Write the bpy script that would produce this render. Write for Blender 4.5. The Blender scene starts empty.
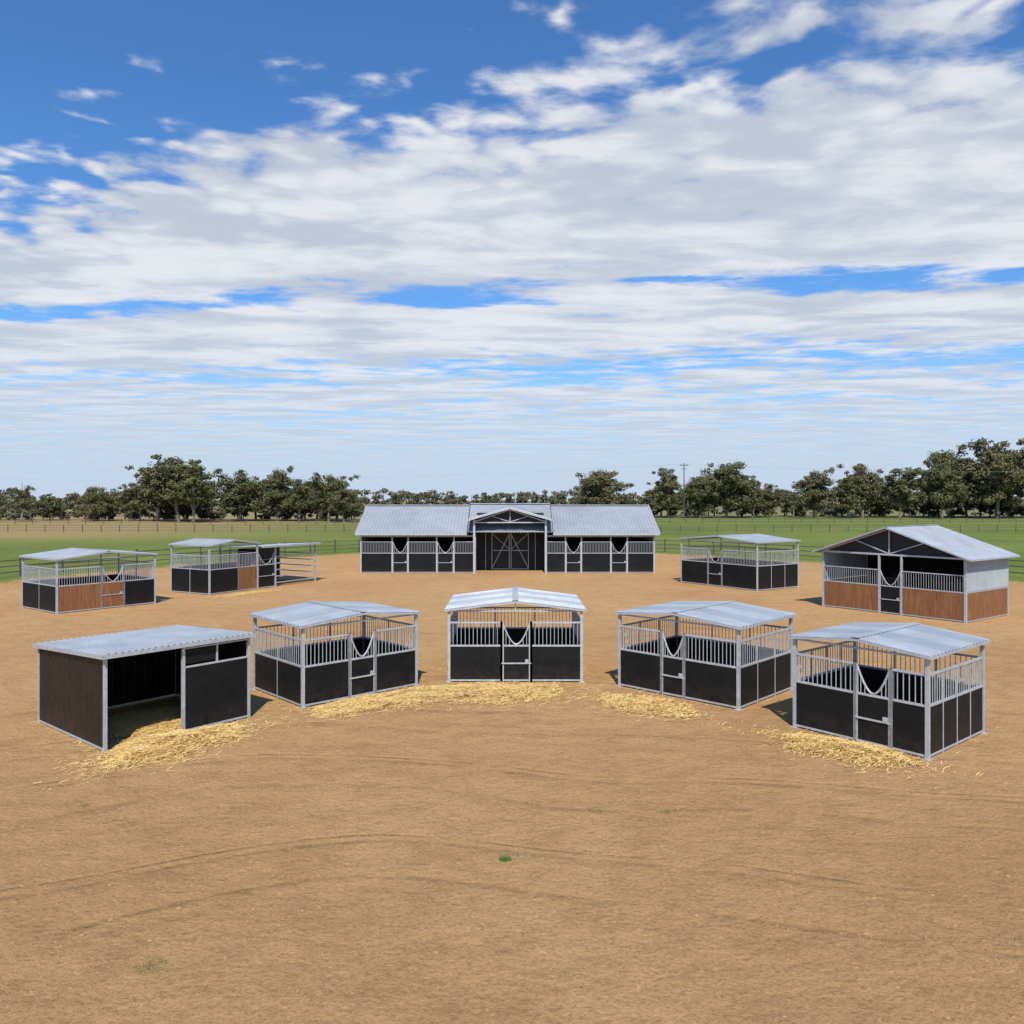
import bpy, math, random
from mathutils import Vector, Matrix, noise
random.seed(7)
scene = bpy.context.scene
R = math.radians

# ------------------------------------------------------------ node helpers
def new_mat(name):
    m = bpy.data.materials.new(name); m.use_nodes = True
    nt = m.node_tree
    return m, nt, nt.nodes["Principled BSDF"]
def N(nt, t, **kw):
    n = nt.nodes.new(t)
    for k, v in kw.items():
        if k.startswith("i_"):
            n.inputs[k[2:].replace("_", " ")].default_value = v
        else:
            setattr(n, k, v)
    return n
def L(nt, a, b): nt.links.new(a, b)
def math_n(nt, op, a, b=None, c=None, clamp=False):
    n = nt.nodes.new("ShaderNodeMath"); n.operation = op; n.use_clamp = clamp
    for i, x in enumerate((a, b, c)):
        if x is None: continue
        if isinstance(x, (int, float)): n.inputs[i].default_value = x
        else: nt.links.new(x, n.inputs[i])
    return n.outputs[0]
def mapr(nt, v, a, b, c, d, smooth=False):
    n = nt.nodes.new("ShaderNodeMapRange")
    if smooth: n.interpolation_type = 'SMOOTHSTEP'
    nt.links.new(v, n.inputs[0])
    for i, x in enumerate((a, b, c, d)): n.inputs[i+1].default_value = x
    return n.outputs[0]
def mixc(nt, f, a, b, blend='MIX'):
    n = nt.nodes.new("ShaderNodeMix"); n.data_type = 'RGBA'; n.blend_type = blend
    if isinstance(f, (int, float)): n.inputs[0].default_value = f
    else: nt.links.new(f, n.inputs[0])
    for i, x in ((6, a), (7, b)):
        if isinstance(x, tuple): n.inputs[i].default_value = (*x, 1) if len(x) == 3 else x
        else: nt.links.new(x, n.inputs[i])
    return n.outputs[2]
def noise_n(nt, vec, scale, detail=4, rough=.55, dist=0):
    n = nt.nodes.new("ShaderNodeTexNoise")
    n.inputs["Scale"].default_value = scale; n.inputs["Detail"].default_value = detail
    n.inputs["Roughness"].default_value = rough; n.inputs["Distortion"].default_value = dist
    nt.links.new(vec, n.inputs["Vector"])
    return n.outputs["Fac"]

def simple_mat(name, c1, c2, rough=.6, metal=0, scale=3, bump=.0, bscale=40, dust=0.0, spec=.5):
    m, nt, b = new_mat(name)
    g = nt.nodes.new("ShaderNodeNewGeometry")
    f = noise_n(nt, g.outputs["Position"], scale, 4, .6)
    f = mapr(nt, f, .3, .7, 0, 1)
    col = mixc(nt, f, c1, c2)
    if dust > 0:
        sx = nt.nodes.new("ShaderNodeSeparateXYZ"); L(nt, g.outputs["Position"], sx.inputs[0])
        h = mapr(nt, sx.outputs[2], 0, .55, 1, .06)
        nn = noise_n(nt, g.outputs["Position"], 6, 6, .7)
        d = math_n(nt, 'MULTIPLY', math_n(nt, 'MULTIPLY', h, mapr(nt, nn, .35, .7, 0, 1)), dust)
        col = mixc(nt, d, col, (.30, .2, .12))
    L(nt, col, b.inputs["Base Color"])
    r = mapr(nt, noise_n(nt, g.outputs["Position"], scale*4, 3), .3, .7, max(rough-.1, .05), min(rough+.12, 1))
    L(nt, r, b.inputs["Roughness"])
    b.inputs["Metallic"].default_value = metal
    b.inputs["Specular IOR Level"].default_value = spec
    if bump > 0:
        bn = nt.nodes.new("ShaderNodeBump"); bn.inputs["Strength"].default_value = bump
        bn.inputs["Distance"].default_value = .01
        L(nt, noise_n(nt, g.outputs["Position"], bscale, 3), bn.inputs["Height"])
        L(nt, bn.outputs[0], b.inputs["Normal"])
    return m

M_STEEL = simple_mat("galvanised_steel", (.34, .36, .38), (.50, .52, .54), .5, .25, 8)
M_BLACK = simple_mat("black_hdpe_panel", (.006, .006, .007), (.011, .011, .012), .55, 0, 1.5, 0, 30, .10, .18)
M_BROWN = simple_mat("dark_brown_ply", (.014, .009, .007), (.024, .016, .013), .5, 0, 2, .1, 20, .08, .22)
M_ROOF = simple_mat("roof_zincalume", (.31, .34, .37), (.42, .45, .48), .55, .1, .9, spec=.35)
M_ROOF2 = simple_mat("roof_polycarbonate", (.25, .285, .32), (.32, .355, .39), .5, 0, .9, spec=.3)
M_ROOFB = simple_mat("roof_barn", (.28, .30, .33), (.36, .385, .41), .6, .1, .35, spec=.3)
M_CLAD = simple_mat("grey_cladding", (.33, .36, .39), (.42, .45, .48), .55, .1, .8)
M_DARKCLAD = simple_mat("charcoal_cladding", (.022, .024, .028), (.035, .037, .042), .6, 0, .8, spec=.25)
M_DARKIN = simple_mat("interior_wall_shade", (.010, .010, .011), (.016, .016, .016), .8, 0, 1, spec=.2)  # interior shade put into the base colour of the inner walls

def wood_mat():
    m, nt, b = new_mat("pine_boards")
    g = nt.nodes.new("ShaderNodeTexCoord")
    gg = nt.nodes.new("ShaderNodeNewGeometry")
    mp = N(nt, "ShaderNodeMapping"); L(nt, g.outputs["Object"], mp.inputs[0]); mp.inputs["Scale"].default_value = (14, 14, 1.2)
    f = noise_n(nt, mp.outputs[0], 1.5, 5, .65, .6)
    c = mixc(nt, mapr(nt, f, .3, .7, 0, 1), (.11, .042, .015), (.36, .165, .06))
    c = mixc(nt, math_n(nt, 'MULTIPLY', gg.outputs["Random Per Island"], .7), c, (.19, .08, .033))
    L(nt, c, b.inputs["Base Color"]); b.inputs["Roughness"].default_value = .65
    return m
M_WOOD = wood_mat()
M_FENCE = simple_mat("weathered_fence_timber", (.05, .04, .035), (.11, .09, .075), .85, 0, 4)

# ------------------------------------------------------------ mesh builder
class Part:
    def __init__(s, name, mats):
        s.name = name; s.mats = mats if isinstance(mats, list) else [mats]
        s.v = []; s.f = []; s.mi = []
    def quad(s, pts, mi=0):
        n = len(s.v); s.v += [tuple(p) for p in pts]; s.f.append(tuple(range(n, n+len(pts)))); s.mi.append(mi)
    def hexa(s, p, mi=0):
        n = len(s.v); s.v += [tuple(q) for q in p]
        for f in ((3,2,1,0),(4,5,6,7),(0,1,5,4),(1,2,6,5),(2,3,7,6),(3,0,4,7)):
            s.f.append(tuple(n+i for i in f)); s.mi.append(mi)
    def box(s, a, b, mi=0):
        x0,x1 = sorted((a[0],b[0])); y0,y1 = sorted((a[1],b[1])); z0,z1 = sorted((a[2],b[2]))
        s.hexa([(x0,y0,z0),(x1,y0,z0),(x1,y1,z0),(x0,y1,z0),(x0,y0,z1),(x1,y0,z1),(x1,y1,z1),(x0,y1,z1)], mi)
    def tube(s, p, q, r, n=6, r2=None, mi=0, cap=True):
        p = Vector(p); q = Vector(q); d = (q-p)
        if d.length < 1e-6: return
        d.normalize(); up = Vector((0,0,1)) if abs(d.z) < .9 else Vector((1,0,0))
        a = d.cross(up).normalized(); b = d.cross(a).normalized()
        r2 = r if r2 is None else r2; k = len(s.v)
        off = math.pi/4 if n == 4 else 0
        for c, rr in ((p, r), (q, r2)):
            for i in range(n):
                t = 2*math.pi*i/n + off
                s.v.append(tuple(c + (a*math.cos(t)+b*math.sin(t))*rr))
        for i in range(n):
            j = (i+1) % n; s.f.append((k+i, k+j, k+n+j, k+n+i)); s.mi.append(mi)
        if cap:
            s.f.append(tuple(k+i for i in reversed(range(n)))); s.mi.append(mi)
            s.f.append(tuple(k+n+i for i in range(n))); s.mi.append(mi)
    def build(s, parent=None, loc=None, smooth=False):
        if not s.v: return None
        me = bpy.data.meshes.new(s.name); me.from_pydata(s.v, [], s.f)
        for m in s.mats: me.materials.append(m)
        me.polygons.foreach_set("material_index", s.mi)
        if smooth: me.polygons.foreach_set("use_smooth", [True]*len(s.f))
        me.update()
        o = bpy.data.objects.new(s.name, me); scene.collection.objects.link(o)
        if parent: o.parent = parent
        if loc: o.location = loc
        return o

def frame_empty(name, x, y, deg):
    e = bpy.data.objects.new(name, None); scene.collection.objects.link(e)
    e.location = (x, y, 0); e.rotation_euler = (0, 0, R(deg)); e.empty_display_size = .5
    return e

class Kit:
    def __init__(s):
        s.frame = Part("steel_frame", M_STEEL); s.panel = Part("black_panels", M_BLACK)
        s.wood = Part("timber_boards", M_WOOD); s.bars = Part("grille_bars", M_STEEL)
        s.roof = Part("roof_sheets", [M_ROOF, M_ROOF2, M_ROOFB]); s.clad = Part("wall_cladding", [M_CLAD, M_DARKCLAD, M_BROWN, M_DARKIN])
        s.gate = Part("gate", M_STEEL)
    def build(s, e):
        for p in (s.frame, s.panel, s.wood, s.bars, s.roof, s.clad, s.gate): p.build(e)

def lerp(a, b, t): return (a[0]+(b[0]-a[0])*t, a[1]+(b[1]-a[1])*t)

def boards(k, a, b, z0, z1, part, w=.14, th=.02, gap=.008, jit=0):
    Lg = math.dist(a, b); n = max(1, round(Lg/w)); ux, uy = (b[0]-a[0])/Lg, (b[1]-a[1])/Lg
    nx, ny = -uy*th, ux*th
    for i in range(n):
        s0 = i*Lg/n+gap/2; s1 = (i+1)*Lg/n-gap/2; j = random.uniform(-jit, jit)
        ox, oy = -uy*j, ux*j
        P = [(a[0]+ux*s0-nx+ox, a[1]+uy*s0-ny+oy), (a[0]+ux*s1-nx+ox, a[1]+uy*s1-ny+oy),
             (a[0]+ux*s1+nx+ox, a[1]+uy*s1+ny+oy), (a[0]+ux*s0+nx+ox, a[1]+uy*s0+ny+oy)]
        part.hexa([(p[0], p[1], z0) for p in P]+[(p[0], p[1], z1) for p in P])

def rail(part, a, b, z, r=.026):
    part.tube((a[0], a[1], z), (b[0], b[1], z), r*1.3, 4)
def post(part, p, z1, r=.035, z0=0):
    part.tube((p[0], p[1], z0), (p[0], p[1], z1), r*1.35, 4)

def wall(k, a, b, hp, hb, kind='black', posts=True, bars=True, nposts=0, step=.115, br=.011, yoke=False):
    a = tuple(a); b = tuple(b); Lg = math.dist(a, b)
    fr = k.gate if yoke else k.frame
    if kind == 'rails':
        for i in range(5): rail(fr, a, b, .25+i*(hb-.25)/4, .03)
        if posts: post(k.frame, a, hb+.04); post(k.frame, b, hb+.04)
        return
    if kind == 'wood': boards(k, a, b, .07, hp-.02, k.wood, .14, jit=.003)
    elif kind == 'black': boards(k, a, b, .07, hp-.02, k.panel, 1.2, .016, .004)
    rail(fr, a, b, .06); rail(fr, a, b, hp)
    if not yoke: rail(fr, a, b, hb)
    if posts: post(k.frame, a, hb+.03); post(k.frame, b, hb+.03)
    for i in range(nposts):
        p = lerp(a, b, (i+1)/(nposts+1)); post(k.frame, p, hp, .022)
        post(k.frame, p, hb, .018, hp)
    if bars and not yoke:
        n = max(2, int(Lg/step))
        for i in range(1, n):
            p = lerp(a, b, i/n); k.bars.tube((p[0], p[1], hp), (p[0], p[1], hb), br, 5, cap=False)
    if yoke:
        prev = None; low = hp+.04
        for i in range(17):
            t = i/16; p = lerp(a, b, .04+.92*t)
            z = low+(hb-low)*(abs(2*t-1)**1.8)
            q = (p[0], p[1], z)
            if prev: k.gate.tube(prev, q, .024, 6, cap=False)
            prev = q
            if i in (2, 4, 12, 14): k.bars.tube((p[0], p[1], hp), q, br, 5, cap=False)
        ux, uy = (b[0]-a[0])/Lg, (b[1]-a[1])/Lg
        for t in (.06, .94):
            p = lerp(a, b, t); post(k.gate, p, hb, .018)
        ofx, ofy = uy*.03, -ux*.03
        a2 = (a[0]+ofx, a[1]+ofy); b2 = (b[0]+ofx, b[1]+ofy)
        rail(k.gate, a2, b2, hp*.52, .02)
        p = lerp(a2, b2, .85); k.gate.box((p[0]-.05, p[1]-.03, hp*.52), (p[0]+.05, p[1]+.03, hp*.52+.12))

def sheet(part, e0, e1, r0, r1, pitch=.19, h=.028, bands=None, mi=0):
    e0, e1, r0, r1 = map(Vector, (e0, e1, r0, r1)); Lg = (e1-e0).length
    n = max(1, round(Lg/pitch)); prof = ((0, 0), (.62, 0), (.70, h), (.9, h))
    nrm = (e1-e0).cross(r0-e0).normalized()
    if nrm.z < 0 and abs(nrm.z) > .1: nrm = -nrm
    pts = []
    for i in range(n):
        for s, z in prof: pts.append(((i+s)/n, z, i))
    pts.append((1, 0, n-1))
    base = len(part.v)
    for t, z, i in pts:
        part.v.append(tuple(e0.lerp(e1, t)+nrm*z)); part.v.append(tuple(r0.lerp(r1, t)+nrm*z))
    for j in range(len(pts)-1):
        part.f.append((base+2*j, base+2*j+2, base+2*j+3, base+2*j+1))
        m = mi
        if bands and (pts[j][2]//4) % 2 == 1: m = bands
        part.mi.append(m)

def gable(k, u0, u1, v0, v1, z, rise, oh=.12, bands=None, mi=0, tr=True):
    um = (u0+u1)/2; sl = rise/((u1-u0)/2)
    for sgn, ue in ((-1, u0-oh), (1, u1+oh)):
        ze = z-sl*oh
        sheet(k.roof, (ue, v0-oh, ze+.05), (ue, v1+oh, ze+.05), (um, v0-oh, z+rise+.05), (um, v1+oh, z+rise+.05), bands=bands, mi=mi)
        k.frame.tube((ue, v0-oh, ze+.02), (ue, v1+oh, ze+.02), .035, 4)
        for vv in (v0-oh+.01, v1+oh-.01):
            k.frame.tube((ue, vv, ze+.015), (um, vv, z+rise+.015), .035, 4)
        nb = 3
        for i in range(1, nb):
            t = i/nb; uu = ue+(um-ue)*t; zz = ze+(z+rise-ze)*t
            k.frame.tube((uu, v0-oh, zz), (uu, v1+oh, zz), .022, 4)
    k.roof.box((um-.09, v0-oh-.01, z+rise+.07), (um+.09, v1+oh+.01, z+rise+.083), mi)
    if tr:
        for vv in (v0, v1):
            k.frame.tube((u0, vv, z-.02), (u1, vv, z-.02), .03, 4)
            k.frame.tube((um, vv, z-.02), (um, vv, z+rise), .02, 4)

def stall(name, x, y, deg, W, D, hp, hb, hr, rise, segs, side_posts=1, side_kind='black', bands=1):
    e = frame_empty(name, x, y, deg); k = Kit()
    for (u0, u1, kind, yk) in segs:
        wall(k, (u0, 0), (u1, 0), hp, hb, kind, yoke=yk)
    wall(k, (0, 0), (0, D), hp, hb, side_kind, nposts=side_posts)
    wall(k, (W, 0), (W, D), hp, hb, side_kind, nposts=side_posts)
    wall(k, (0, D), (W, D), hp, hb, side_kind, nposts=2)
    for p in ((0, 0), (W, 0), (0, D), (W, D)): post(k.frame, p, hr, .042)
    gable(k, 0, W, 0, D, hr, rise, bands=bands)
    for uu in (0, W):
        k.frame.tube((uu, 0, hr-.03), (uu, D, hr-.03), .03, 4)
    for p in ((0, 0), (W, 0), (0, D), (W, D)):
        k.frame.box((p[0]-.09, p[1]-.09, 0.002), (p[0]+.09, p[1]+.09, .012))
    k.build(e); return e

# ------------------------------------------------------------ stalls
stall("horse_stall", -5.53, 20.89, 43, 3.67, 2.85, 1.08, 1.78, 2.14, .17,
      [(0, 1.4, 'black', 0), (1.4, 2.25, 'black', 1), (2.25, 3.67, 'black', 0)], 1)
stall("horse_stall", -1.90, 23.87, 0, 4.0, 3.3, 1.10, 1.80, 2.17, .24,
      [(0, 1.58, 'black', 0), (1.58, 2.48, 'black', 1), (2.48, 4.0, 'black', 0)], 1)
stall("horse_stall", 3.19, 23.36, -44, 3.82, 3.1, 1.10, 1.78, 2.14, .17,
      [(0, 1.45, 'black', 0), (1.45, 2.2, 'black', 1), (2.2, 3.82, 'black', 0)], 2)
stall("horse_stall", 6.86, 19.14, -50.5, 3.08, 2.95, 1.12, 1.78, 2.16, .16,
      [(0, 1.5, 'black', 0), (1.5, 2.32, 'black', 1), (2.32, 3.08, 'black', 0)], 3)
stall("timber_horse_stall", -21.95, 38.1, 53, 4.9, 3.85, 1.33, 2.15, 2.6, .25,
      [(0, 2.11, 'wood', 0), (2.11, 3.26, 'wood', 1), (3.26, 4.9, 'black', 0)], 1, bands=None)
stall("horse_stall", 11.33, 52.8, -56, 6.2, 3.9, 1.5, 2.35, 2.9, .28,
      [(0, 2.3, 'black', 0), (2.3, 3.5, 'black', 1), (3.5, 6.2, 'black', 0)], 2, bands=None)

def double_stall():
    e = frame_empty("double_horse_stall", -17.5, 45.7, 61); k = Kit()
    W, D, hp, hb = 8.7, 3.3, 1.45, 2.25
    wall(k, (0, 0), (2.1, 0), hp, hb); wall(k, (2.1, 0), (3.6, 0), hp, hb, 'wood'); wall(k, (3.6, 0), (5.1, 0), hp, hb, yoke=True)
    wall(k, (5.1, 0), (W, 0), 1.3, 1.9, 'rails')
    wall(k, (0, 0), (0, D), hp, hb, nposts=1); wall(k, (3.6, 0), (3.6, D), hp, hb)
    wall(k, (0, D), (W, D), hp, hb, nposts=3); wall(k, (W, 0), (W, D), 1.3, 1.9, 'rails')
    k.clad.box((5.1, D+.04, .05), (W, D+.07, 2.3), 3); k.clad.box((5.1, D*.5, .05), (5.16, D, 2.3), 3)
    for p in ((0, 0), (3.6, 0), (0, D), (3.6, D)): post(k.frame, p, 2.85, .045)
    for p in ((W, 0), (W, D), (5.1, 0)): post(k.frame, p, 2.5, .045)
    gable(k, 0, 3.6, 0, D, 2.82, .24)
    sheet(k.roof, (3.75, -.3, 2.62), (W+.2, -.3, 2.62), (3.75, D+.3, 2.42), (W+.2, D+.3, 2.42))
    k.frame.tube((3.75, -.28, 2.57), (W+.2, -.28, 2.57), .05, 4); k.frame.tube((W+.18, -.3, 2.57), (W+.18, D+.3, 2.38), .05, 4)
    k.build(e)
double_stall()

# ------------------------------------------------------------ field shelter
def shelter():
    e = frame_empty("field_shelter", -8.88, 17.24, 50.5); k = Kit()
    W, D, hf, hk = 3.5, 3.65, 2.08, 1.88
    brown = Part("dark_side_walls", M_BROWN)
    def slope_wall(a, b, za, zb, w=.3):
        Lg = math.dist(a, b); n = round(Lg/w)
        for i in range(n):
            p = lerp(a, b, (i+.012)/n); q = lerp(a, b, (i+.988)/n)
            z0 = za+(zb-za)*i/n; z1 = za+(zb-za)*(i+1)/n
            ux, uy = (b[0]-a[0])/Lg*.012, (b[1]-a[1])/Lg*.012
            P = [(p[0]+uy, p[1]-ux), (q[0]+uy, q[1]-ux), (q[0]-uy, q[1]+ux), (p[0]-uy, p[1]+ux)]
            brown.hexa([(c[0], c[1], .05) for c in P]+[(P[0][0], P[0][1], z0), (P[1][0], P[1][1], z1), (P[2][0], P[2][1], z1), (P[3][0], P[3][1], z0)])
    slope_wall((0, 0), (0, D), hf-.05, hk-.05)
    slope_wall((W, 0), (W, D), hf-.05, hk-.05)
    slope_wall((0, D), (W, D), hk-.05, hk-.05)
    for p, h in (((0, 0), hf), ((W, 0), hf), ((0, D), hk), ((W, D), hk), ((1.78, 0), hf)): post(k.frame, p, h, .036)
    for a, b, za, zb in (((0, 0), (0, D), hf, hk), ((W, 0), (W, D), hf, hk)):
        k.frame.tube((*a, za-.02), (*b, zb-.02), .04, 4); rail(k.frame, a, b, .045)
    k.frame.tube((0, 0, hf-.02), (W, 0, hf-.02), .045, 4); k.frame.tube((0, D, hk-.02), (W, D, hk-.02), .04, 4)
    k.panel.box((1.83, -.014, .07), (W-.05, .014, 1.52)); rail(k.frame, (1.78, 0), (W, 0), .06); rail(k.frame, (1.78, 0), (W, 0), 1.55, .022)
    post(k.frame, (2.64, 0), hf, .02, 1.55)
    k.panel.box((1.83, -.012, 1.62), (2.58, .012, 1.95))
    rail(k.frame, (1.78, 0), (W, 0), 1.99, .018)
    sheet(k.roof, (-.1, -.14, hf+.05), (W+.1, -.14, hf+.05), (-.1, D+.14, hk+.05), (W+.1, D+.14, hk+.05), pitch=.15, h=.03)
    k.frame.hexa([(-.11, -.16, hf-.03), (W+.11, -.16, hf-.03), (W+.11, -.145, hf-.03), (-.11, -.145, hf-.03),
                  (-.11, -.16, hf+.06), (W+.11, -.16, hf+.06), (W+.11, -.145, hf+.06), (-.11, -.145, hf+.06)])
    k.frame.hexa([(-.12, -.16, hf-.03), (-.105, -.16, hf-.03), (-.105, D+.14, hk-.03), (-.12, D+.14, hk-.03),
                  (-.12, -.16, hf+.06), (-.105, -.16, hf+.06), (-.105, D+.14, hk+.06), (-.12, D+.14, hk+.06)])
    for i in range(1, 4):
        vv = D*i/4; zz = hf+(hk-hf)*i/4-.02
        k.frame.tube((0, vv, zz), (W, vv, zz), .03, 4)
    brown.build(e); k.build(e)
shelter()

# ------------------------------------------------------------ gable barn (right)
def timber_barn():
    e = frame_empty("timber_gable_barn", 16.15, 40.96, -54); k = Kit()
    W, D, hp, hb, he, ha = 7.0, 4.2, 1.34, 2.1, 2.9, 4.12
    wall(k, (0, 0), (3.0, 0), hp, hb, 'wood'); wall(k, (3.0, 0), (4.1, 0), hp, hb, 'black', yoke=True)
    wall(k, (4.1, 0), (W, 0), hp, hb, 'wood')
    def side(a, b, mi=0):
        boards(k, a, b, .05, hp-.02, k.wood, jit=.003)
        rail(k.frame, a, b, hp); rail(k.frame, a, b, .05)
        sheet(k.clad, (*a, hp+.04), (*b, hp+.04), (*a, he-.03), (*b, he-.03), mi=mi)
    side((W+.02, 0), (W+.02, D)); side((-.02, D), (-.02, 0)); side((0, D), (W, D))
    for p in ((0, 0), (W, 0), (0, D), (W, D), ): post(k.frame, p, he, .055)
    for u in (3.0, 4.1): post(k.frame, (u, 0), he, .045)
    for vv in (0, D):
        k.frame.tube((0, vv, he-.04), (W, vv, he-.04), .06, 4)
        k.frame.tube((0, vv, he), (W/2, vv, ha), .06, 4); k.frame.tube((W, vv, he), (W/2, vv, ha), .06, 4)
        k.frame.tube((W/2, vv, he), (W/2, vv, ha), .04, 4)
        for s in (-1, 1):
            k.frame.tube((W/2, vv, he), (W/2+s*W/4, vv, (he+ha)/2), .035, 4)
    k.clad.quad([(0.05, .08, he+.02), (W-.05, .08, he+.02), (W/2, .08, ha-.02)], 1)  # dark sheet stands in for shade inside the open gable
    k.clad.quad([(0, D-.05, hp), (W, D-.05, hp), (W, D-.05, he), (W/2, D-.05, ha), (0, D-.05, he)], 3)
    gable(k, 0, W, 0, D, he+.03, ha-he, oh=.4, tr=False)
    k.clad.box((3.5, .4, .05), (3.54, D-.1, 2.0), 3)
    k.build(e)
timber_barn()

# ------------------------------------------------------------ main stable block
def main_barn():
    e = frame_empty("stable_barn", -11.37, 59.5, 0); k = Kit()
    W, D, hp, hb, he = 22.07, 9.2, 1.5, 2.35, 3.05
    vr, zr = 4.6, 4.98
    def wing(u0, u1, cuts):
        xs = [u0]+[c for cc in cuts for c in cc]+[u1]
        for i in range(len(xs)-1):
            yk = i % 2 == 1
            wall(k, (xs[i], 0), (xs[i+1], 0), hp, hb, 'black', yoke=yk, br=.014)
            if not yk:
                rail(k.frame, (xs[i], 0), (xs[i+1], 0), hp*.52, .012)
            post(k.frame, (xs[i], 0), he, .05)
        post(k.frame, (u1, 0), he, .06)
        k.frame.box((u0-.05, -.04, he-.32), (u1+.05, .04, he-.2))
        k.clad.box((u0, .05, hb+.32), (u1, .07, he-.02), 1)  # dark strip stands in for the shaded opening below the eave
        n = len(cuts)
        for i in range(n+1):
            uu = u0+.06+(u1-u0-.12)*i/n
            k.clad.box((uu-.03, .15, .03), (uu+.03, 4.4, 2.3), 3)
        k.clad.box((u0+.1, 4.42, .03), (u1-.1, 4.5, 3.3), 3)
    wing(0, 8.6, [(2.35, 3.55), (5.7, 7.0)])
    wing(13.85, W, [(15.4, 16.6), (18.8, 20.05)])
    for u in (-.03, W+.03):
        k.clad.quad([(u, 0, .02), (u, D, .02), (u, D, he), (u, vr, zr), (u, 0, he)], 0)
    sheet(k.clad, (0, D, 0.02), (W, D, .02), (0, D, he), (W, D, he))
    oh = .35; sl = (zr-he)/vr; ze = he-sl*oh+.06
    for (a, b, dz) in ((-.35, 8.0, 0), (8.0, 14.45, .12), (14.45, W+.35, 0)):
        sheet(k.roof, (a, -oh, ze+dz), (b, -oh, ze+dz), (a, vr, zr+.06+dz), (b, vr, zr+.06+dz), pitch=.25, h=.035, mi=2)
        sheet(k.roof, (a, D+oh, ze+dz), (b, D+oh, ze+dz), (a, vr, zr+.06+dz), (b, vr, zr+.06+dz), pitch=.25, h=.035, mi=2)
        k.roof.box((a-.02, vr-.2, zr+.08+dz), (b+.02, vr+.2, zr+.14+dz), 0)
        for uu in (a, b):
            if dz: k.clad.hexa([(uu-.03, -oh, ze-.02), (uu+.03, -oh, ze-.02), (uu+.03, vr, zr), (uu-.03, vr, zr),
                                (uu-.03, -oh, ze+dz+.03), (uu+.03, -oh, ze+dz+.03), (uu+.03, vr, zr+dz+.09), (uu-.03, vr, zr+dz+.09)], 1)
    for (a, b) in ((-.35, 8.0), (14.45, W+.35)):
        k.frame.box((a, -oh-.1, ze-.1), (b, -oh-.005, ze+.05))
    for u in (-.36, W+.36):
        k.frame.tube((u, -oh, ze), (u, vr, zr+.05), .07, 4); k.frame.tube((u, D+oh, ze), (u, vr, zr+.05), .07, 4)
    c0, c1, um = 8.35, 14.1, 11.22; pe, pa = 4.02, 4.72
    for u in (c0+.2, c1-.2):
        k.frame.box((u-.08, -.62, 0), (u+.08, -.46, pe))
        k.clad.box((u-.03, -.46, .02), (u+.03, 3.0, pe), 1)
    for s, ue in ((-1, c0-.25), (1, c1+.25)):
        zz = pe-.05
        sheet(k.roof, (ue, -.95, zz+.08), (ue, 4.2, zz+.08), (um, -.95, pa+.22), (um, 4.2, pa+.22), pitch=.25, h=.035, mi=2)
        k.frame.tube((ue, -.97, zz+.03), (um, -.97, pa+.16), .08, 4)
        k.frame.tube((c0+.2 if s < 0 else c1-.2, -.54, pe-.15), (um, -.54, pa+.05), .06, 4)
        k.frame.tube((um, -.54, pe-.15), (um+s*1.45, -.54, (pe+pa)/2-.05), .035, 4)
    k.frame.tube((c0+.2, -.54, pe-.2), (c1-.2, -.54, pe-.2), .06, 4)
    k.frame.tube((um, -.54, pe-.2), (um, -.54, pa), .04, 4)
    k.clad.quad([(c0+.25, -.4, pe-.15), (c1-.25, -.4, pe-.15), (um, -.4, pa)], 1)
    k.clad.box((c0+.25, 2.55, .02), (c1-.25, 2.62, 4.5), 1)
    door = Part("sliding_doors", [M_DARKCLAD, M_STEEL])
    for a, b in ((9.75, 11.2), (11.26, 12.7)):
        door.box((a, 2.47, .05), (b, 2.52, 3.0), 0)
        for p, q in (((a, .1), (b, .1)), ((a, 2.95), (b, 2.95)), ((a+.04, .1), (a+.04, 2.95)), ((b-.04, .1), (b-.04, 2.95)), ((a, 1.55), (b, 1.55))):
            door.tube((p[0], 2.44, p[1]), (q[0], 2.44, q[1]), .04, 4, mi=1)
    door.tube((9.8, 2.42, .15), (11.2, 2.42, 2.9), .04, 4, mi=1); door.tube((12.65, 2.42, .15), (11.26, 2.42, 2.9), .04, 4, mi=1)
    door.tube((9.8, 2.40, 2.9), (11.2, 2.40, 1.6), .03, 4, mi=1); door.tube((12.65, 2.40, 2.9), (11.26, 2.40, 1.6), .03, 4, mi=1)
    door.tube((8.8, 2.42, 3.1), (13.6, 2.42, 3.1), .05, 4, mi=1)
    for u in (9.3, 13.2): door.tube((u, 2.42, 0), (u, 2.42, 4.0), .04, 4, mi=1)
    door.build(e)
    k.build(e)
main_barn()

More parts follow.
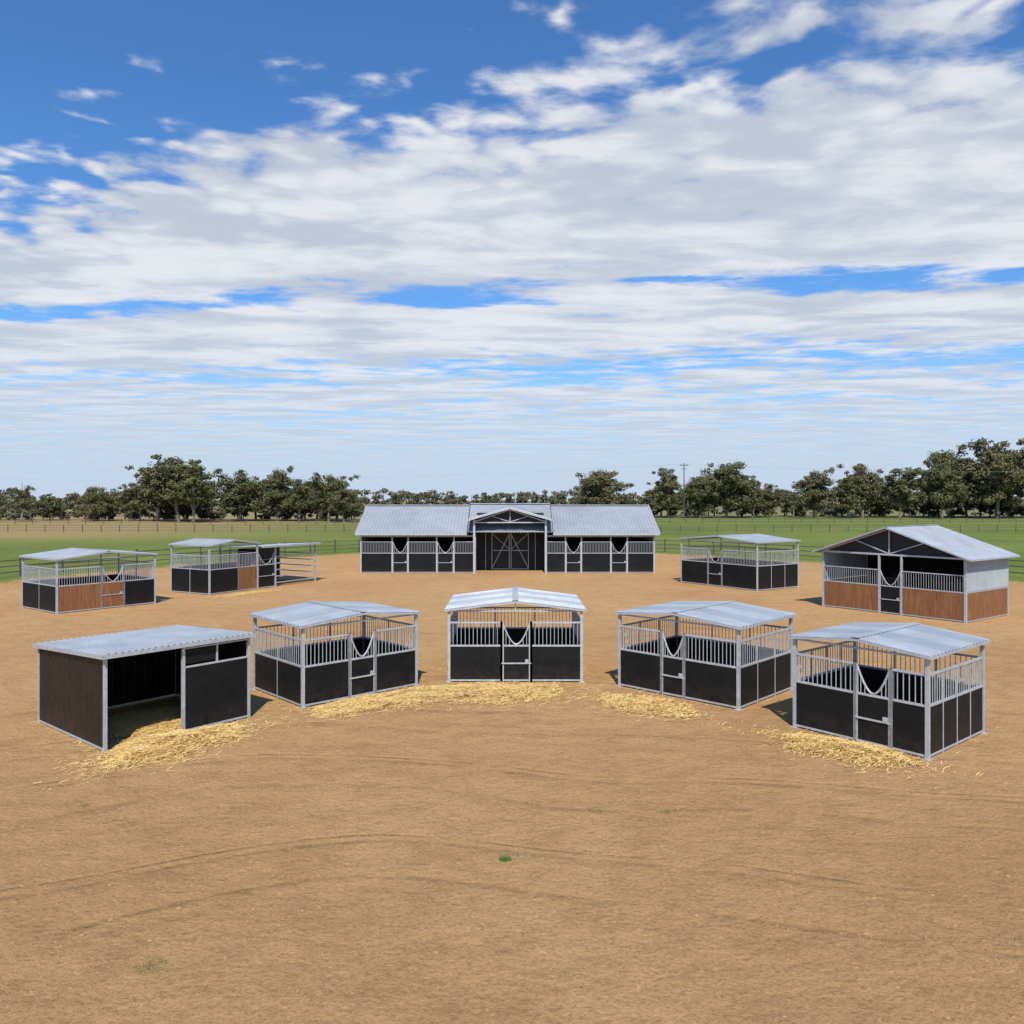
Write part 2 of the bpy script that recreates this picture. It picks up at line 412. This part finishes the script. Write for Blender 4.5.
# ------------------------------------------------------------ ground
CX, CY, EA, EB = 0, 25, 38, 60.6
def ground_mat():
    m, nt, b = new_mat("sandy_yard_and_paddock")
    g = nt.nodes.new("ShaderNodeNewGeometry"); P = g.outputs["Position"]
    sx = nt.nodes.new("ShaderNodeSeparateXYZ"); L(nt, P, sx.inputs[0]); X, Y = sx.outputs[0], sx.outputs[1]
    ex = math_n(nt, 'DIVIDE', math_n(nt, 'SUBTRACT', X, CX), EA); ey = math_n(nt, 'DIVIDE', math_n(nt, 'SUBTRACT', Y, CY), EB)
    r = math_n(nt, 'SQRT', math_n(nt, 'ADD', math_n(nt, 'MULTIPLY', ex, ex), math_n(nt, 'MULTIPLY', ey, ey)))
    nb = noise_n(nt, P, .25, 5, .65); nb2 = noise_n(nt, P, 2.5, 5, .7)
    r = math_n(nt, 'ADD', r, math_n(nt, 'MULTIPLY', math_n(nt, 'SUBTRACT', nb, .5), .16))
    r = math_n(nt, 'ADD', r, math_n(nt, 'MULTIPLY', math_n(nt, 'SUBTRACT', nb2, .5), .10))
    gm = mapr(nt, r, .985, 1.03, 0, 1, True)
    n1 = noise_n(nt, P, .14, 5, .6, .3); n2 = noise_n(nt, P, 1.1, 6, .72); n3 = noise_n(nt, P, 17, 5, .78); n4 = noise_n(nt, P, 5, 5, .75)
    sand = mixc(nt, mapr(nt, n1, .3, .7, 0, 1), (.46, .265, .113), (.57, .35, .16))
    sand = mixc(nt, mapr(nt, n2, .47, .70, 0, .5), sand, (.33, .18, .075))
    sand = mixc(nt, mapr(nt, n4, .52, .70, 0, .45), sand, (.30, .162, .068))
    sand = mixc(nt, mapr(nt, n3, .51, .68, 0, .7), sand, (.20, .106, .045))
    sand = mixc(nt, mapr(nt, n3, .44, .30, 0, .6), sand, (.70, .46, .23))
    nw = nt.nodes.new("ShaderNodeTexNoise"); nw.inputs["Scale"].default_value = .05; nw.inputs["Detail"].default_value = 2; L(nt, P, nw.inputs["Vector"])
    wp = math_n(nt, 'MULTIPLY', math_n(nt, 'SUBTRACT', nw.outputs["Fac"], .5), 14)
    yy = math_n(nt, 'ADD', math_n(nt, 'ADD', Y, wp), math_n(nt, 'MULTIPLY', math_n(nt, 'MULTIPLY', X, X), .022))
    tr = None
    for c, wdt in ((10.2, .10), (11.8, .10), (12.1, .05), (14.6, .12), (16.2, .12), (16.5, .06), (19.0, .14), (20.3, .1), (24.5, .2), (33, .3), (35, .3)):
        d = math_n(nt, 'DIVIDE', math_n(nt, 'SUBTRACT', yy, c), wdt)
        t = math_n(nt, 'EXPONENT', math_n(nt, 'MULTIPLY', math_n(nt, 'MULTIPLY', d, d), -1))
        tr = t if tr is None else math_n(nt, 'ADD', tr, t)
    tr = math_n(nt, 'MULTIPLY', tr, mapr(nt, noise_n(nt, P, .6, 4, .7), .40, .58, 0, 1))
    sand = mixc(nt, math_n(nt, 'MULTIPLY', tr, .38), sand, (.29, .16, .07))
    g1 = noise_n(nt, P, .05, 4, .6); g2 = noise_n(nt, P, 1.2, 5, .7)
    grass = mixc(nt, mapr(nt, g1, .35, .65, 0, 1), (.13, .175, .038), (.21, .24, .058))
    grass = mixc(nt, mapr(nt, g2, .35, .7, 0, .6), grass, (.085, .115, .026))
    dl = mapr(nt, math_n(nt, 'ADD', X, math_n(nt, 'MULTIPLY', g1, 60)), -55, 15, 1, 0, True)
    dy = mapr(nt, Y, 95, 125, 0, 1, True)
    grass = mixc(nt, math_n(nt, 'MULTIPLY', math_n(nt, 'MULTIPLY', dl, dy), .9), grass, (.34, .24, .11))
    far = mapr(nt, Y, 180, 320, 0, .7)
    grass = mixc(nt, far, grass, (.22, .20, .10))
    sparse = mapr(nt, r, .86, .99, 0, .6)
    wm = math_n(nt, 'MULTIPLY', sparse, mapr(nt, nb2, .50, .60, 0, 1))
    sand = mixc(nt, wm, sand, (.17, .155, .055))
    L(nt, mixc(nt, gm, sand, grass), b.inputs["Base Color"])
    b.inputs["Roughness"].default_value = .95; b.inputs["Specular IOR Level"].default_value = .08
    h = math_n(nt, 'ADD', math_n(nt, 'MULTIPLY', noise_n(nt, P, 8, 6, .78), .075), math_n(nt, 'MULTIPLY', noise_n(nt, P, 1.3, 3, .6), .15))
    h = math_n(nt, 'ADD', h, math_n(nt, 'MULTIPLY', tr, -.03))
    bn = nt.nodes.new("ShaderNodeBump"); bn.inputs["Strength"].default_value = 1; bn.inputs["Distance"].default_value = 1
    L(nt, h, bn.inputs["Height"]); L(nt, bn.outputs[0], b.inputs["Normal"])
    return m
gp = Part("ground", ground_mat()); gp.quad([(-2500, -300, 0), (2500, -300, 0), (2500, 4000, 0), (-2500, 4000, 0)]); gp.build()

M_CLOD = simple_mat("dirt_clod", (.27, .15, .065), (.44, .265, .12), .95, 0, 3, spec=.05)
cl = Part("dirt_clods", M_CLOD)
for i in range(36000):
    y = 6.5+30*random.random()**1.6; x = random.uniform(-1, 1)*(y*.72+1)
    if noise.noise(Vector((x*.45, y*.45, 3))) < random.uniform(-.35, .45): continue
    s = .007+.026*random.random()**5
    k0 = len(cl.v)
    for d in ((1,0,0),(0,1,0),(-1,0,0),(0,-1,0),(0,0,1)):
        j = [random.uniform(.6, 1.3)*s for _ in range(3)]
        cl.v.append((x+d[0]*j[0]+random.uniform(-.3,.3)*s, y+d[1]*j[1]+random.uniform(-.3,.3)*s, d[2]*j[2]*.7))
    for f in ((0,1,4),(1,2,4),(2,3,4),(3,0,4)): cl.f.append(tuple(k0+q for q in f)); cl.mi.append(0)
cl.build()

# ------------------------------------------------------------ straw
def straw_mat():
    m, nt, b = new_mat("straw")
    g = nt.nodes.new("ShaderNodeNewGeometry")
    c = mixc(nt, g.outputs["Random Per Island"], (.56, .36, .11), (.92, .68, .28))
    L(nt, c, b.inputs["Base Color"]); b.inputs["Roughness"].default_value = .6
    return m
M_STRAW = straw_mat()
M_STRAWBED = simple_mat("straw_bed", (.56, .37, .12), (.78, .56, .23), .8, 0, 25, .8, 60)
def straw(x, y, deg, rx, ry, hgt, n, core=True):
    p = Part("straw_pile", [M_STRAW, M_STRAWBED]); ca, sa = math.cos(R(deg)), math.sin(R(deg))
    sd = random.random()*50
    def rad(t): return 1+.45*noise.noise(Vector((math.cos(t)*1.3+sd, math.sin(t)*1.3, 0)))+.2*noise.noise(Vector((math.cos(t)*4+sd, math.sin(t)*4, 2)))
    def H(a, b):
        r = math.hypot(a, b); return max(0, hgt*(1-r*r)*(.8+.5*noise.noise(Vector((a*3+sd, b*3, 1)))))
    def Wd(a, b): return (a*rx*ca-b*ry*sa, a*rx*sa+b*ry*ca)
    if core:
        rings, seg = 6, 40
        p.v.append((0, 0, H(0, 0)+.002))
        for i in range(1, rings+1):
            for j in range(seg):
                t = 2*math.pi*j/seg; r = .8*i/rings; q = rad(t)*r
                w = Wd(q*math.cos(t), q*math.sin(t)); p.v.append((w[0], w[1], (H(r*math.cos(t), r*math.sin(t))*.9 if i < rings else .0)+ (.004 if i < rings else -.003)))
        for j in range(seg): p.f.append((0, 1+j, 1+(j+1) % seg)); p.mi.append(1)
        for i in range(rings-1):
            for j in range(seg):
                a = 1+i*seg+j; b = 1+i*seg+(j+1) % seg; p.f.append((a, a+seg, b+seg, b)); p.mi.append(1)
    for i in range(n):
        t = random.uniform(0, 2*math.pi); r = abs(random.gauss(0, .62)) if random.random() < .5 else math.sqrt(random.random())
        q = r*rad(t); a, b = q*math.cos(t), q*math.sin(t); w = Wd(a, b)
        if not core and noise.noise(Vector((w[0]*1.3+sd, w[1]*1.8, 5))) < random.uniform(-.55, .15): continue
        z = H(a/rad(t), b/rad(t))+random.uniform(.004, .03)
        th = random.uniform(0, math.pi); ln = random.uniform(.04, .11); wd = random.uniform(.004, .008); dz = random.uniform(-.3, .3)*ln
        if z-abs(dz) < .004: dz = random.uniform(0, .01)
        dx, dy = math.cos(th)*ln, math.sin(th)*ln; ox, oy = -math.sin(th)*wd, math.cos(th)*wd
        p.quad([(w[0]-dx-ox, w[1]-dy-oy, z-dz), (w[0]+dx-ox, w[1]+dy-oy, z+dz), (w[0]+dx+ox, w[1]+dy+oy, z+dz+.003), (w[0]-dx+ox, w[1]-dy+oy, z-dz+.003)])
    p.build(loc=(x, y, 0))
straw(-7.6, 17.65, 50, 1.5, .9, .24, 14000)
straw(-8.9, 19.6, 50, 1.3, 1.3, .12, 6000)
straw(-3.75, 21.35, 38, 1.6, .8, .04, 11000, False)
straw(-.75, 22.6, 3, 2.35, 1.15, .05, 20000, False)
straw(3.55, 21.1, -38, 1.5, .85, .04, 11000, False)
straw(7.3, 17.35, -46, 1.4, .75, .09, 12000)
straw(-15.5, 46.2, 60, 2.2, .6, .03, 2500, False)
straw(0.2, 25.4, 0, 1.8, 1.4, .04, 3000)
straw(-5.6, 23.4, 43, 1.6, 1.2, .04, 2500)
straw(6.0, 23.6, -44, 1.6, 1.2, .04, 2500)
straw(9.0, 19.0, -50, 1.3, 1.2, .04, 2500)

M_TUFT = simple_mat("grass_tuft_blades", (.05, .12, .015), (.12, .22, .03), .6, 0, 30)
M_TUFTD = simple_mat("dry_weed_blades", (.12, .13, .04), (.25, .22, .09), .7, 0, 30)
def tuft(x, y, rad, n, h, mat=None):
    p = Part("grass_tuft", mat or M_TUFT)
    for i in range(n):
        t = random.uniform(0, 6.28); r = rad*random.random()**.7; bx, by = r*math.cos(t), r*math.sin(t)
        a = random.uniform(0, 6.28); hh = h*random.uniform(.5, 1.2); w = .004
        p.quad([(bx-w*math.sin(a), by+w*math.cos(a), -.003), (bx+w*math.sin(a), by-w*math.cos(a), -.003), (bx+math.cos(a)*hh*.7, by+math.sin(a)*hh*.7, hh)])
    p.build(loc=(x, y, 0))
tuft(-.1, 12.07, .09, 260, .06); tuft(1.5, 14.0, .16, 160, .035, M_TUFTD); tuft(2.7, 13.9, .12, 120, .035, M_TUFTD); tuft(-4.25, 9.3, .18, 220, .04, M_TUFTD); tuft(-7.7, 14.2, .1, 80, .03, M_TUFTD)
tuft(6.3, 9.9, .12, 60, .02, M_TUFTD); tuft(-2.5, 16.5, .1, 50, .03, M_TUFTD); tuft(.6, 9.1, .1, 50, .03, M_TUFTD); tuft(-1.9, 10.6, .12, 60, .03, M_TUFTD); tuft(4.6, 12.1, .12, 60, .03, M_TUFTD)

# ------------------------------------------------------------ fences
def fence(pts, hgt=1.35, step=2.6, rails=3):
    p = Part("paddock_fence", M_FENCE)
    o = Vector((*pts[0], 0)); prev = None
    segs = []
    for a, b in zip(pts[:-1], pts[1:]):
        n = max(1, round(math.dist(a, b)/step))
        for i in range(n): segs.append(lerp(a, b, i/n))
    segs.append(pts[-1])
    for q in segs:
        q = (q[0]-o.x+random.uniform(-.04, .04), q[1]-o.y+random.uniform(-.04, .04))
        hh = hgt*random.uniform(.97, 1.06)
        p.tube((q[0], q[1], 0), (q[0]+random.uniform(-.03, .03), q[1], hh), .075, 7, .065)
        if prev:
            for i in range(rails):
                z = .35+(hgt-.5)*i/(rails-1)
                p.tube((prev[0], prev[1], z+random.uniform(-.02, .02)), (q[0], q[1], z+random.uniform(-.02, .02)), .045, 4)
        prev = q
    p.build(loc=o)
el = []
for i in range(0, 61):
    t = R(-10+200*i/60); el.append((41*math.cos(t), 25+64*math.sin(t)))
fence(el)
fence([(-150, 135), (150, 135)], 1.3, 3.2)
fence([(-220, 178), (-20, 178)], 1.3, 4)
fence([(30, 190), (260, 190)], 1.3, 4)
fence([(-95, 60), (-41, 60), ], 1.3, 3)
fence([(40, 50), (90, 66)], 1.3, 3)

# ------------------------------------------------------------ trees
def leaf_mat(name, d, l):
    m, nt, b = new_mat(name)
    g = nt.nodes.new("ShaderNodeNewGeometry"); oi = nt.nodes.new("ShaderNodeObjectInfo")
    f = noise_n(nt, g.outputs["Position"], .35, 2, .6)
    f = math_n(nt, 'ADD', math_n(nt, 'MULTIPLY', mapr(nt, f, .35, .65, 0, 1), .7), math_n(nt, 'MULTIPLY', g.outputs["Random Per Island"], .3))
    c = mixc(nt, f, d, l)
    c = mixc(nt, math_n(nt, 'MULTIPLY', oi.outputs["Random"], .65), c, (.15, .125, .065))
    L(nt, c, b.inputs["Base Color"]); b.inputs["Roughness"].default_value = .8; b.inputs["Specular IOR Level"].default_value = .15
    return m
M_LEAF = leaf_mat("eucalypt_foliage", (.045, .055, .022), (.17, .17, .07))
M_LEAFD = leaf_mat("haze_tinted_foliage", (.055, .066, .042), (.13, .135, .08))  # slightly bluish: distance haze painted into the leaf colour
M_BARK = simple_mat("eucalypt_bark", (.12, .10, .08), (.26, .22, .18), .9, 0, 2)

def clump(p, c, rad, n, leaf, flat=.7):
    for i in range(n):
        while True:
            d = Vector((random.uniform(-1, 1), random.uniform(-1, 1), random.uniform(-1, 1)))
            if d.length < 1: break
        d = d*(.55+.45*random.random())
        q = c+Vector((d.x*rad, d.y*rad, d.z*rad*flat))
        nn = (d.normalized()+Vector((random.gauss(0, .5), random.gauss(0, .5), .25+random.gauss(0, .5)))).normalized()
        a = nn.orthogonal().normalized(); b = nn.cross(a); t = random.uniform(0, 6.28)
        a, b = a*math.cos(t)+b*math.sin(t), b*math.cos(t)-a*math.sin(t)
        s = leaf*random.uniform(.6, 1.3)
        p.quad([q-a*s, q-b*s*.6, q+a*s, q+b*s*.6], 1)

def tree_mesh(seed, H, spread, leaf=.26, bare=False):
    random.seed(seed)
    p = Part("eucalyptus_tree", [M_BARK, M_LEAF])
    base_z = H*random.uniform(.10, .2); lean = random.uniform(-.06, .06)*H
    pts = [Vector((0, 0, -.1)), Vector((lean*.3, random.uniform(-.2, .2), base_z)), Vector((lean, random.uniform(-.4, .4), H*.62)), Vector((lean*1.1, 0, H*.86))]
    rr = [H*.022, H*.018, H*.010, H*.003]
    for i in range(3): p.tube(pts[i], pts[i+1], rr[i], 8, rr[i+1])
    tips = [pts[3], pts[2]]
    nl = 11
    for i in range(nl):
        t = (i+random.random())/nl; s = pts[1].lerp(pts[2], t); an = i*2.4+random.uniform(-.5, .5)
        out = spread*random.uniform(.5, 1)*(1-.4*t); up = H*random.uniform(.06, .30)*(1-.2*t)
        mid = s+Vector((math.cos(an)*out*.5, math.sin(an)*out*.5, up*.65)); end = s+Vector((math.cos(an)*out, math.sin(an)*out, up))
        p.tube(s, mid, H*.010, 5, H*.007); p.tube(mid, end, H*.007, 5, H*.002)
        tips += [end, mid]
        for j in range(2):
            e2 = mid+Vector((random.uniform(-1, 1), random.uniform(-1, 1), random.uniform(-.2, 1)))*spread*.45
            p.tube(mid, e2, H*.005, 4, H*.0015); tips.append(e2)
    for t in tips:
        if bare and random.random() < .6: continue
        c = random.uniform(.13, .25)*spread+.5
        clump(p, t, c*1.35, int(95*c), leaf, .7)
        for j in range(2):
            o = Vector((random.gauss(0, 1), random.gauss(0, 1), random.gauss(0, .5)))*c*1.1
            clump(p, t+o, c*.7, int(40*c), leaf, .7)
    me = bpy.data.meshes.new("eucalyptus_tree"); me.from_pydata(p.v, [], p.f)
    for m in p.mats: me.materials.append(m)
    me.polygons.foreach_set("material_index", p.mi); me.update()
    return me
SP = (5.4, 6.2, 4.4, 5.8, 3.4, 6.8, 5.0, 4.0, 7.2)
variants = [tree_mesh(100+i, 15, sp) for i, sp in enumerate(SP)] + [tree_mesh(120, 15, 4.5, bare=True)]
ZM = {me.name: max(v.co.z for v in me.vertices) for me in variants}
random.seed(21)
def put_tree(x, y, h, v=None, sx=1):
    me = variants[v if v is not None else random.randrange(9)]
    o = bpy.data.objects.new("eucalyptus_tree", me); scene.collection.objects.link(o)
    s = h/ZM[me.name]; o.location = (x, y, 0); o.rotation_euler = (0, 0, random.uniform(0, 6.28)); o.scale = (s*sx, s*sx, s)
left = [(-131, 7.5), (-124, 10), (-108, 9.2), (-99, 10.4), (-91.7, 14.9), (-84, 16.8), (-77.7, 15.3), (-69.5, 13.6), (-61, 14.4), (-54, 11.0), (-47, 12.6), (-41.5, 8.5)]
for x, h in left:
    v = 9 if x in (-131, -124) else None
    put_tree(x, 200+random.uniform(-8, 8), h, v, random.uniform(.95, 1.3))
for x, h in left:
    put_tree(x+random.uniform(-6, 6), 214+random.uniform(-6, 10), h*random.uniform(.5, .85), None, 1.5)
put_tree(25.2, 230, 14.6, 1, 1.3)
put_tree(36, 250, 8, 0, 1.3)
right = [(48, 15.5), (57, 13.0), (65, 17.4), (75, 12), (81, 10.8), (90.5, 15.2), (99.6, 12.4), (107.5, 17), (117, 15.6), (127, 19.5), (135, 21.5), (143.7, 24.2), (151, 21), (161, 20)]
for x, h in right: put_tree(x, 240+random.uniform(-8, 8), h, None, random.uniform(.85, 1.2))
for x, h in right: put_tree(x+random.uniform(-5, 5), 256+random.uniform(-6, 14), h*random.uniform(.5, .85), None, 1.4)

def tree_row(x0, x1, y, hmin, hmax, leaf, spacing, dens, amp=8):
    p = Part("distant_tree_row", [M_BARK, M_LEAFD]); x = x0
    while x < x1:
        h = random.uniform(hmin, hmax)*(1+.35*noise.noise(Vector((x*.02, y, 0)))); yy = random.uniform(-amp, amp)
        p.tube((x, yy, 0), (x, yy, h*.7), h*.03, 5, h*.01)
        for i in range(9):
            c = Vector((x+random.gauss(0, h*.25), yy+random.gauss(0, h*.15), h*random.uniform(.1, .82)))
            clump(p, c, h*.22, dens, leaf, .6)
        x += spacing*random.uniform(.5, 1.5)
    p.build(loc=(0, y, 0))
tree_row(-420, 420, 480, 9, 14, .9, 4.5, 22)
tree_row(-150, -36, 218, 4, 7.5, .42, 2.4, 34)
tree_row(44, 185, 262, 5, 10, .48, 2.6, 34)
tree_row(-60, 60, 400, 6, 11, .8, 6, 22)
tree_row(-260, -130, 260, 6, 10, .6, 4, 25)

# ------------------------------------------------------------ power line
def pole(x, y, h):
    p = Part("utility_pole", M_FENCE); p.tube((0, 0, 0), (0, 0, h), .18, 8, .12); p.box((-1.2, -.08, h-.7), (1.2, .08, h-.5))
    p.box((-.8, -.08, h-1.7), (.8, .08, h-1.55))
    for u in (-1.1, 0, 1.1): p.tube((u, 0, h-.5), (u, 0, h-.25), .06, 6)
    p.build(loc=(x, y, 0))
P = [(-250, 330), (49, 225), (230, 150)]
for x, y in P: pole(x, y, 16)
w = Part("power_lines", M_CLAD)
for (a, b) in zip(P[:-1], P[1:]):
    for u in (-1.1, 1.1):
        prev = None
        for i in range(25):
            t = i/24; q = (a[0]+(b[0]-a[0])*t+u, a[1]+(b[1]-a[1])*t+u*.3, 15.8+(-3.5*4*t*(1-t)))
            if prev: w.tube(prev, q, .012, 3, cap=False)
            prev = q
w.build()

# ------------------------------------------------------------ world / sky
SUN_EL, SUN_AZ = 50, 178
wd = bpy.data.worlds.new("World"); scene.world = wd; wd.use_nodes = True
nt = wd.node_tree; bg = nt.nodes["Background"]
sky = nt.nodes.new("ShaderNodeTexSky"); sky.sky_type = 'NISHITA'; sky.sun_disc = False
sky.sun_elevation = R(SUN_EL); sky.sun_rotation = R(SUN_AZ); sky.air_density = 1.0; sky.dust_density = .6; sky.ozone_density = 2.0
tc = nt.nodes.new("ShaderNodeTexCoord"); sp = nt.nodes.new("ShaderNodeSeparateXYZ"); L(nt, tc.outputs["Generated"], sp.inputs[0])
z = math_n(nt, 'MAXIMUM', sp.outputs[2], .004)
X = math_n(nt, 'DIVIDE', sp.outputs[0], z); Y = math_n(nt, 'DIVIDE', sp.outputs[1], z)
cmb = nt.nodes.new("ShaderNodeCombineXYZ"); L(nt, X, cmb.inputs[0]); L(nt, Y, cmb.inputs[1]); Pv = cmb.outputs[0]
def mapv(vec, sc, rot=0, loc=(0, 0, 0)):
    m = nt.nodes.new("ShaderNodeMapping"); L(nt, vec, m.inputs[0]); m.inputs["Scale"].default_value = sc
    m.inputs["Rotation"].default_value = (0, 0, R(rot)); m.inputs["Location"].default_value = loc; return m.outputs[0]
s = math_n(nt, 'ADD', Y, math_n(nt, 'MULTIPLY', X, .36))
big = noise_n(nt, mapv(Pv, (.55, .9, 1), 14), 1.2, 2, .5, .2)
fine = noise_n(nt, mapv(Pv, (1.0, 1.3, 1), 14, (3, 1, 0)), 2.5, 8, .61, .25)
wv = nt.nodes.new("ShaderNodeVectorMath"); wv.operation = 'ADD'; L(nt, mapv(Pv, (1, 1.15, 1), 14, (5, 2, 0)), wv.inputs[0])
wc = nt.nodes.new("ShaderNodeTexNoise"); wc.inputs["Scale"].default_value = 3.5; wc.inputs["Detail"].default_value = 5; L(nt, Pv, wc.inputs["Vector"])
ws = nt.nodes.new("ShaderNodeVectorMath"); ws.operation = 'SCALE'; L(nt, wc.outputs["Color"], ws.inputs[0]); ws.inputs["Scale"].default_value = .45
L(nt, ws.outputs[0], wv.inputs[1])
vo = nt.nodes.new("ShaderNodeTexVoronoi"); vo.feature = 'SMOOTH_F1'; vo.voronoi_dimensions = '2D'; vo.inputs["Scale"].default_value = 5.5; vo.inputs["Smoothness"].default_value = .65
L(nt, wv.outputs[0], vo.inputs["Vector"])
cell = mapr(nt, vo.outputs["Distance"], 0, .7, 1, 0)
cfade = mapr(nt, s, 2.0, 3.6, 1, .12, True)   # cellular only toward the deck's leading edge
cellc = math_n(nt, 'MULTIPLY', math_n(nt, 'SUBTRACT', cell, .5), cfade)
dens = math_n(nt, 'ADD', math_n(nt, 'MULTIPLY', big, .34), math_n(nt, 'ADD', math_n(nt, 'MULTIPLY', fine, .52), math_n(nt, 'ADD', math_n(nt, 'MULTIPLY', cellc, .14), .062)))
bias = mapr(nt, s, 1.2, 2.6, -.145, .19, False)
def dip(coord, c, wdt, depth):
    d = math_n(nt, 'DIVIDE', math_n(nt, 'SUBTRACT', coord, c), wdt)
    e = math_n(nt, 'EXPONENT', math_n(nt, 'MULTIPLY', math_n(nt, 'MULTIPLY', d, d), -1.0))
    return math_n(nt, 'MULTIPLY', e, depth)
s2 = math_n(nt, 'ADD', math_n(nt, 'ADD', Y, math_n(nt, 'MULTIPLY', X, .15)), math_n(nt, 'MULTIPLY', math_n(nt, 'SUBTRACT', big, .5), 1.2))
bias = math_n(nt, 'SUBTRACT', bias, dip(s2, 3.8, .2, .19))
bias = math_n(nt, 'SUBTRACT', bias, dip(s2, 6.0, .7, .14))
bias = math_n(nt, 'SUBTRACT', bias, mapr(nt, s, 4, 9, 0, .10, True))
dd = math_n(nt, 'ADD', dens, bias)
alpha = mapr(nt, dd, .465, .60, 0, 1, True)
sh = noise_n(nt, mapv(Pv, (.6, 1.25, 1), 12, (1, 7, 0)), 1.7, 7, .6, .3)
shv = math_n(nt, 'ADD', sh, math_n(nt, 'MULTIPLY', cellc, .20))
cc = mixc(nt, mapr(nt, shv, .37, .62, 0, 1, True), (5.5, 6.05, 6.9), (8.2, 8.4, 8.7))
alpha = math_n(nt, 'MULTIPLY', alpha, .94)
skyc = mixc(nt, 1.0, sky.outputs[0], (.66, 1.14, 1.62), 'MULTIPLY')
col = mixc(nt, alpha, skyc, cc)
hz = mapr(nt, sp.outputs[2], .0, .21, .92, 0, True)
col = mixc(nt, hz, col, (5.4, 6.6, 8.1))
L(nt, col, bg.inputs[0]); bg.inputs[1].default_value = .10
wd.cycles.sampling_method = 'MANUAL'; wd.cycles.sample_map_resolution = 256

sd = bpy.data.lights.new("sun", 'SUN'); sd.energy = 5.0; sd.angle = R(.5); sd.color = (1, .94, .84)
so = bpy.data.objects.new("sun", sd); scene.collection.objects.link(so)
S = Vector((math.sin(R(SUN_AZ))*math.cos(R(SUN_EL)), math.cos(R(SUN_AZ))*math.cos(R(SUN_EL)), math.sin(R(SUN_EL))))
so.rotation_euler = (-S).to_track_quat('-Z', 'Y').to_euler()
so.location = S*100

# ------------------------------------------------------------ camera
cd = bpy.data.cameras.new("camera"); cam = bpy.data.objects.new("camera", cd); scene.collection.objects.link(cam)
cam.location = (0, 0, 5.5); cam.rotation_euler = (R(90), 0, 0); cd.sensor_width = 36; cd.lens = 790/1024*36
cd.shift_y = -12/1024; cd.clip_end = 8000; scene.camera = cam
scene.view_settings.view_transform = 'Standard'; scene.view_settings.look = 'None'; scene.view_settings.exposure = 0
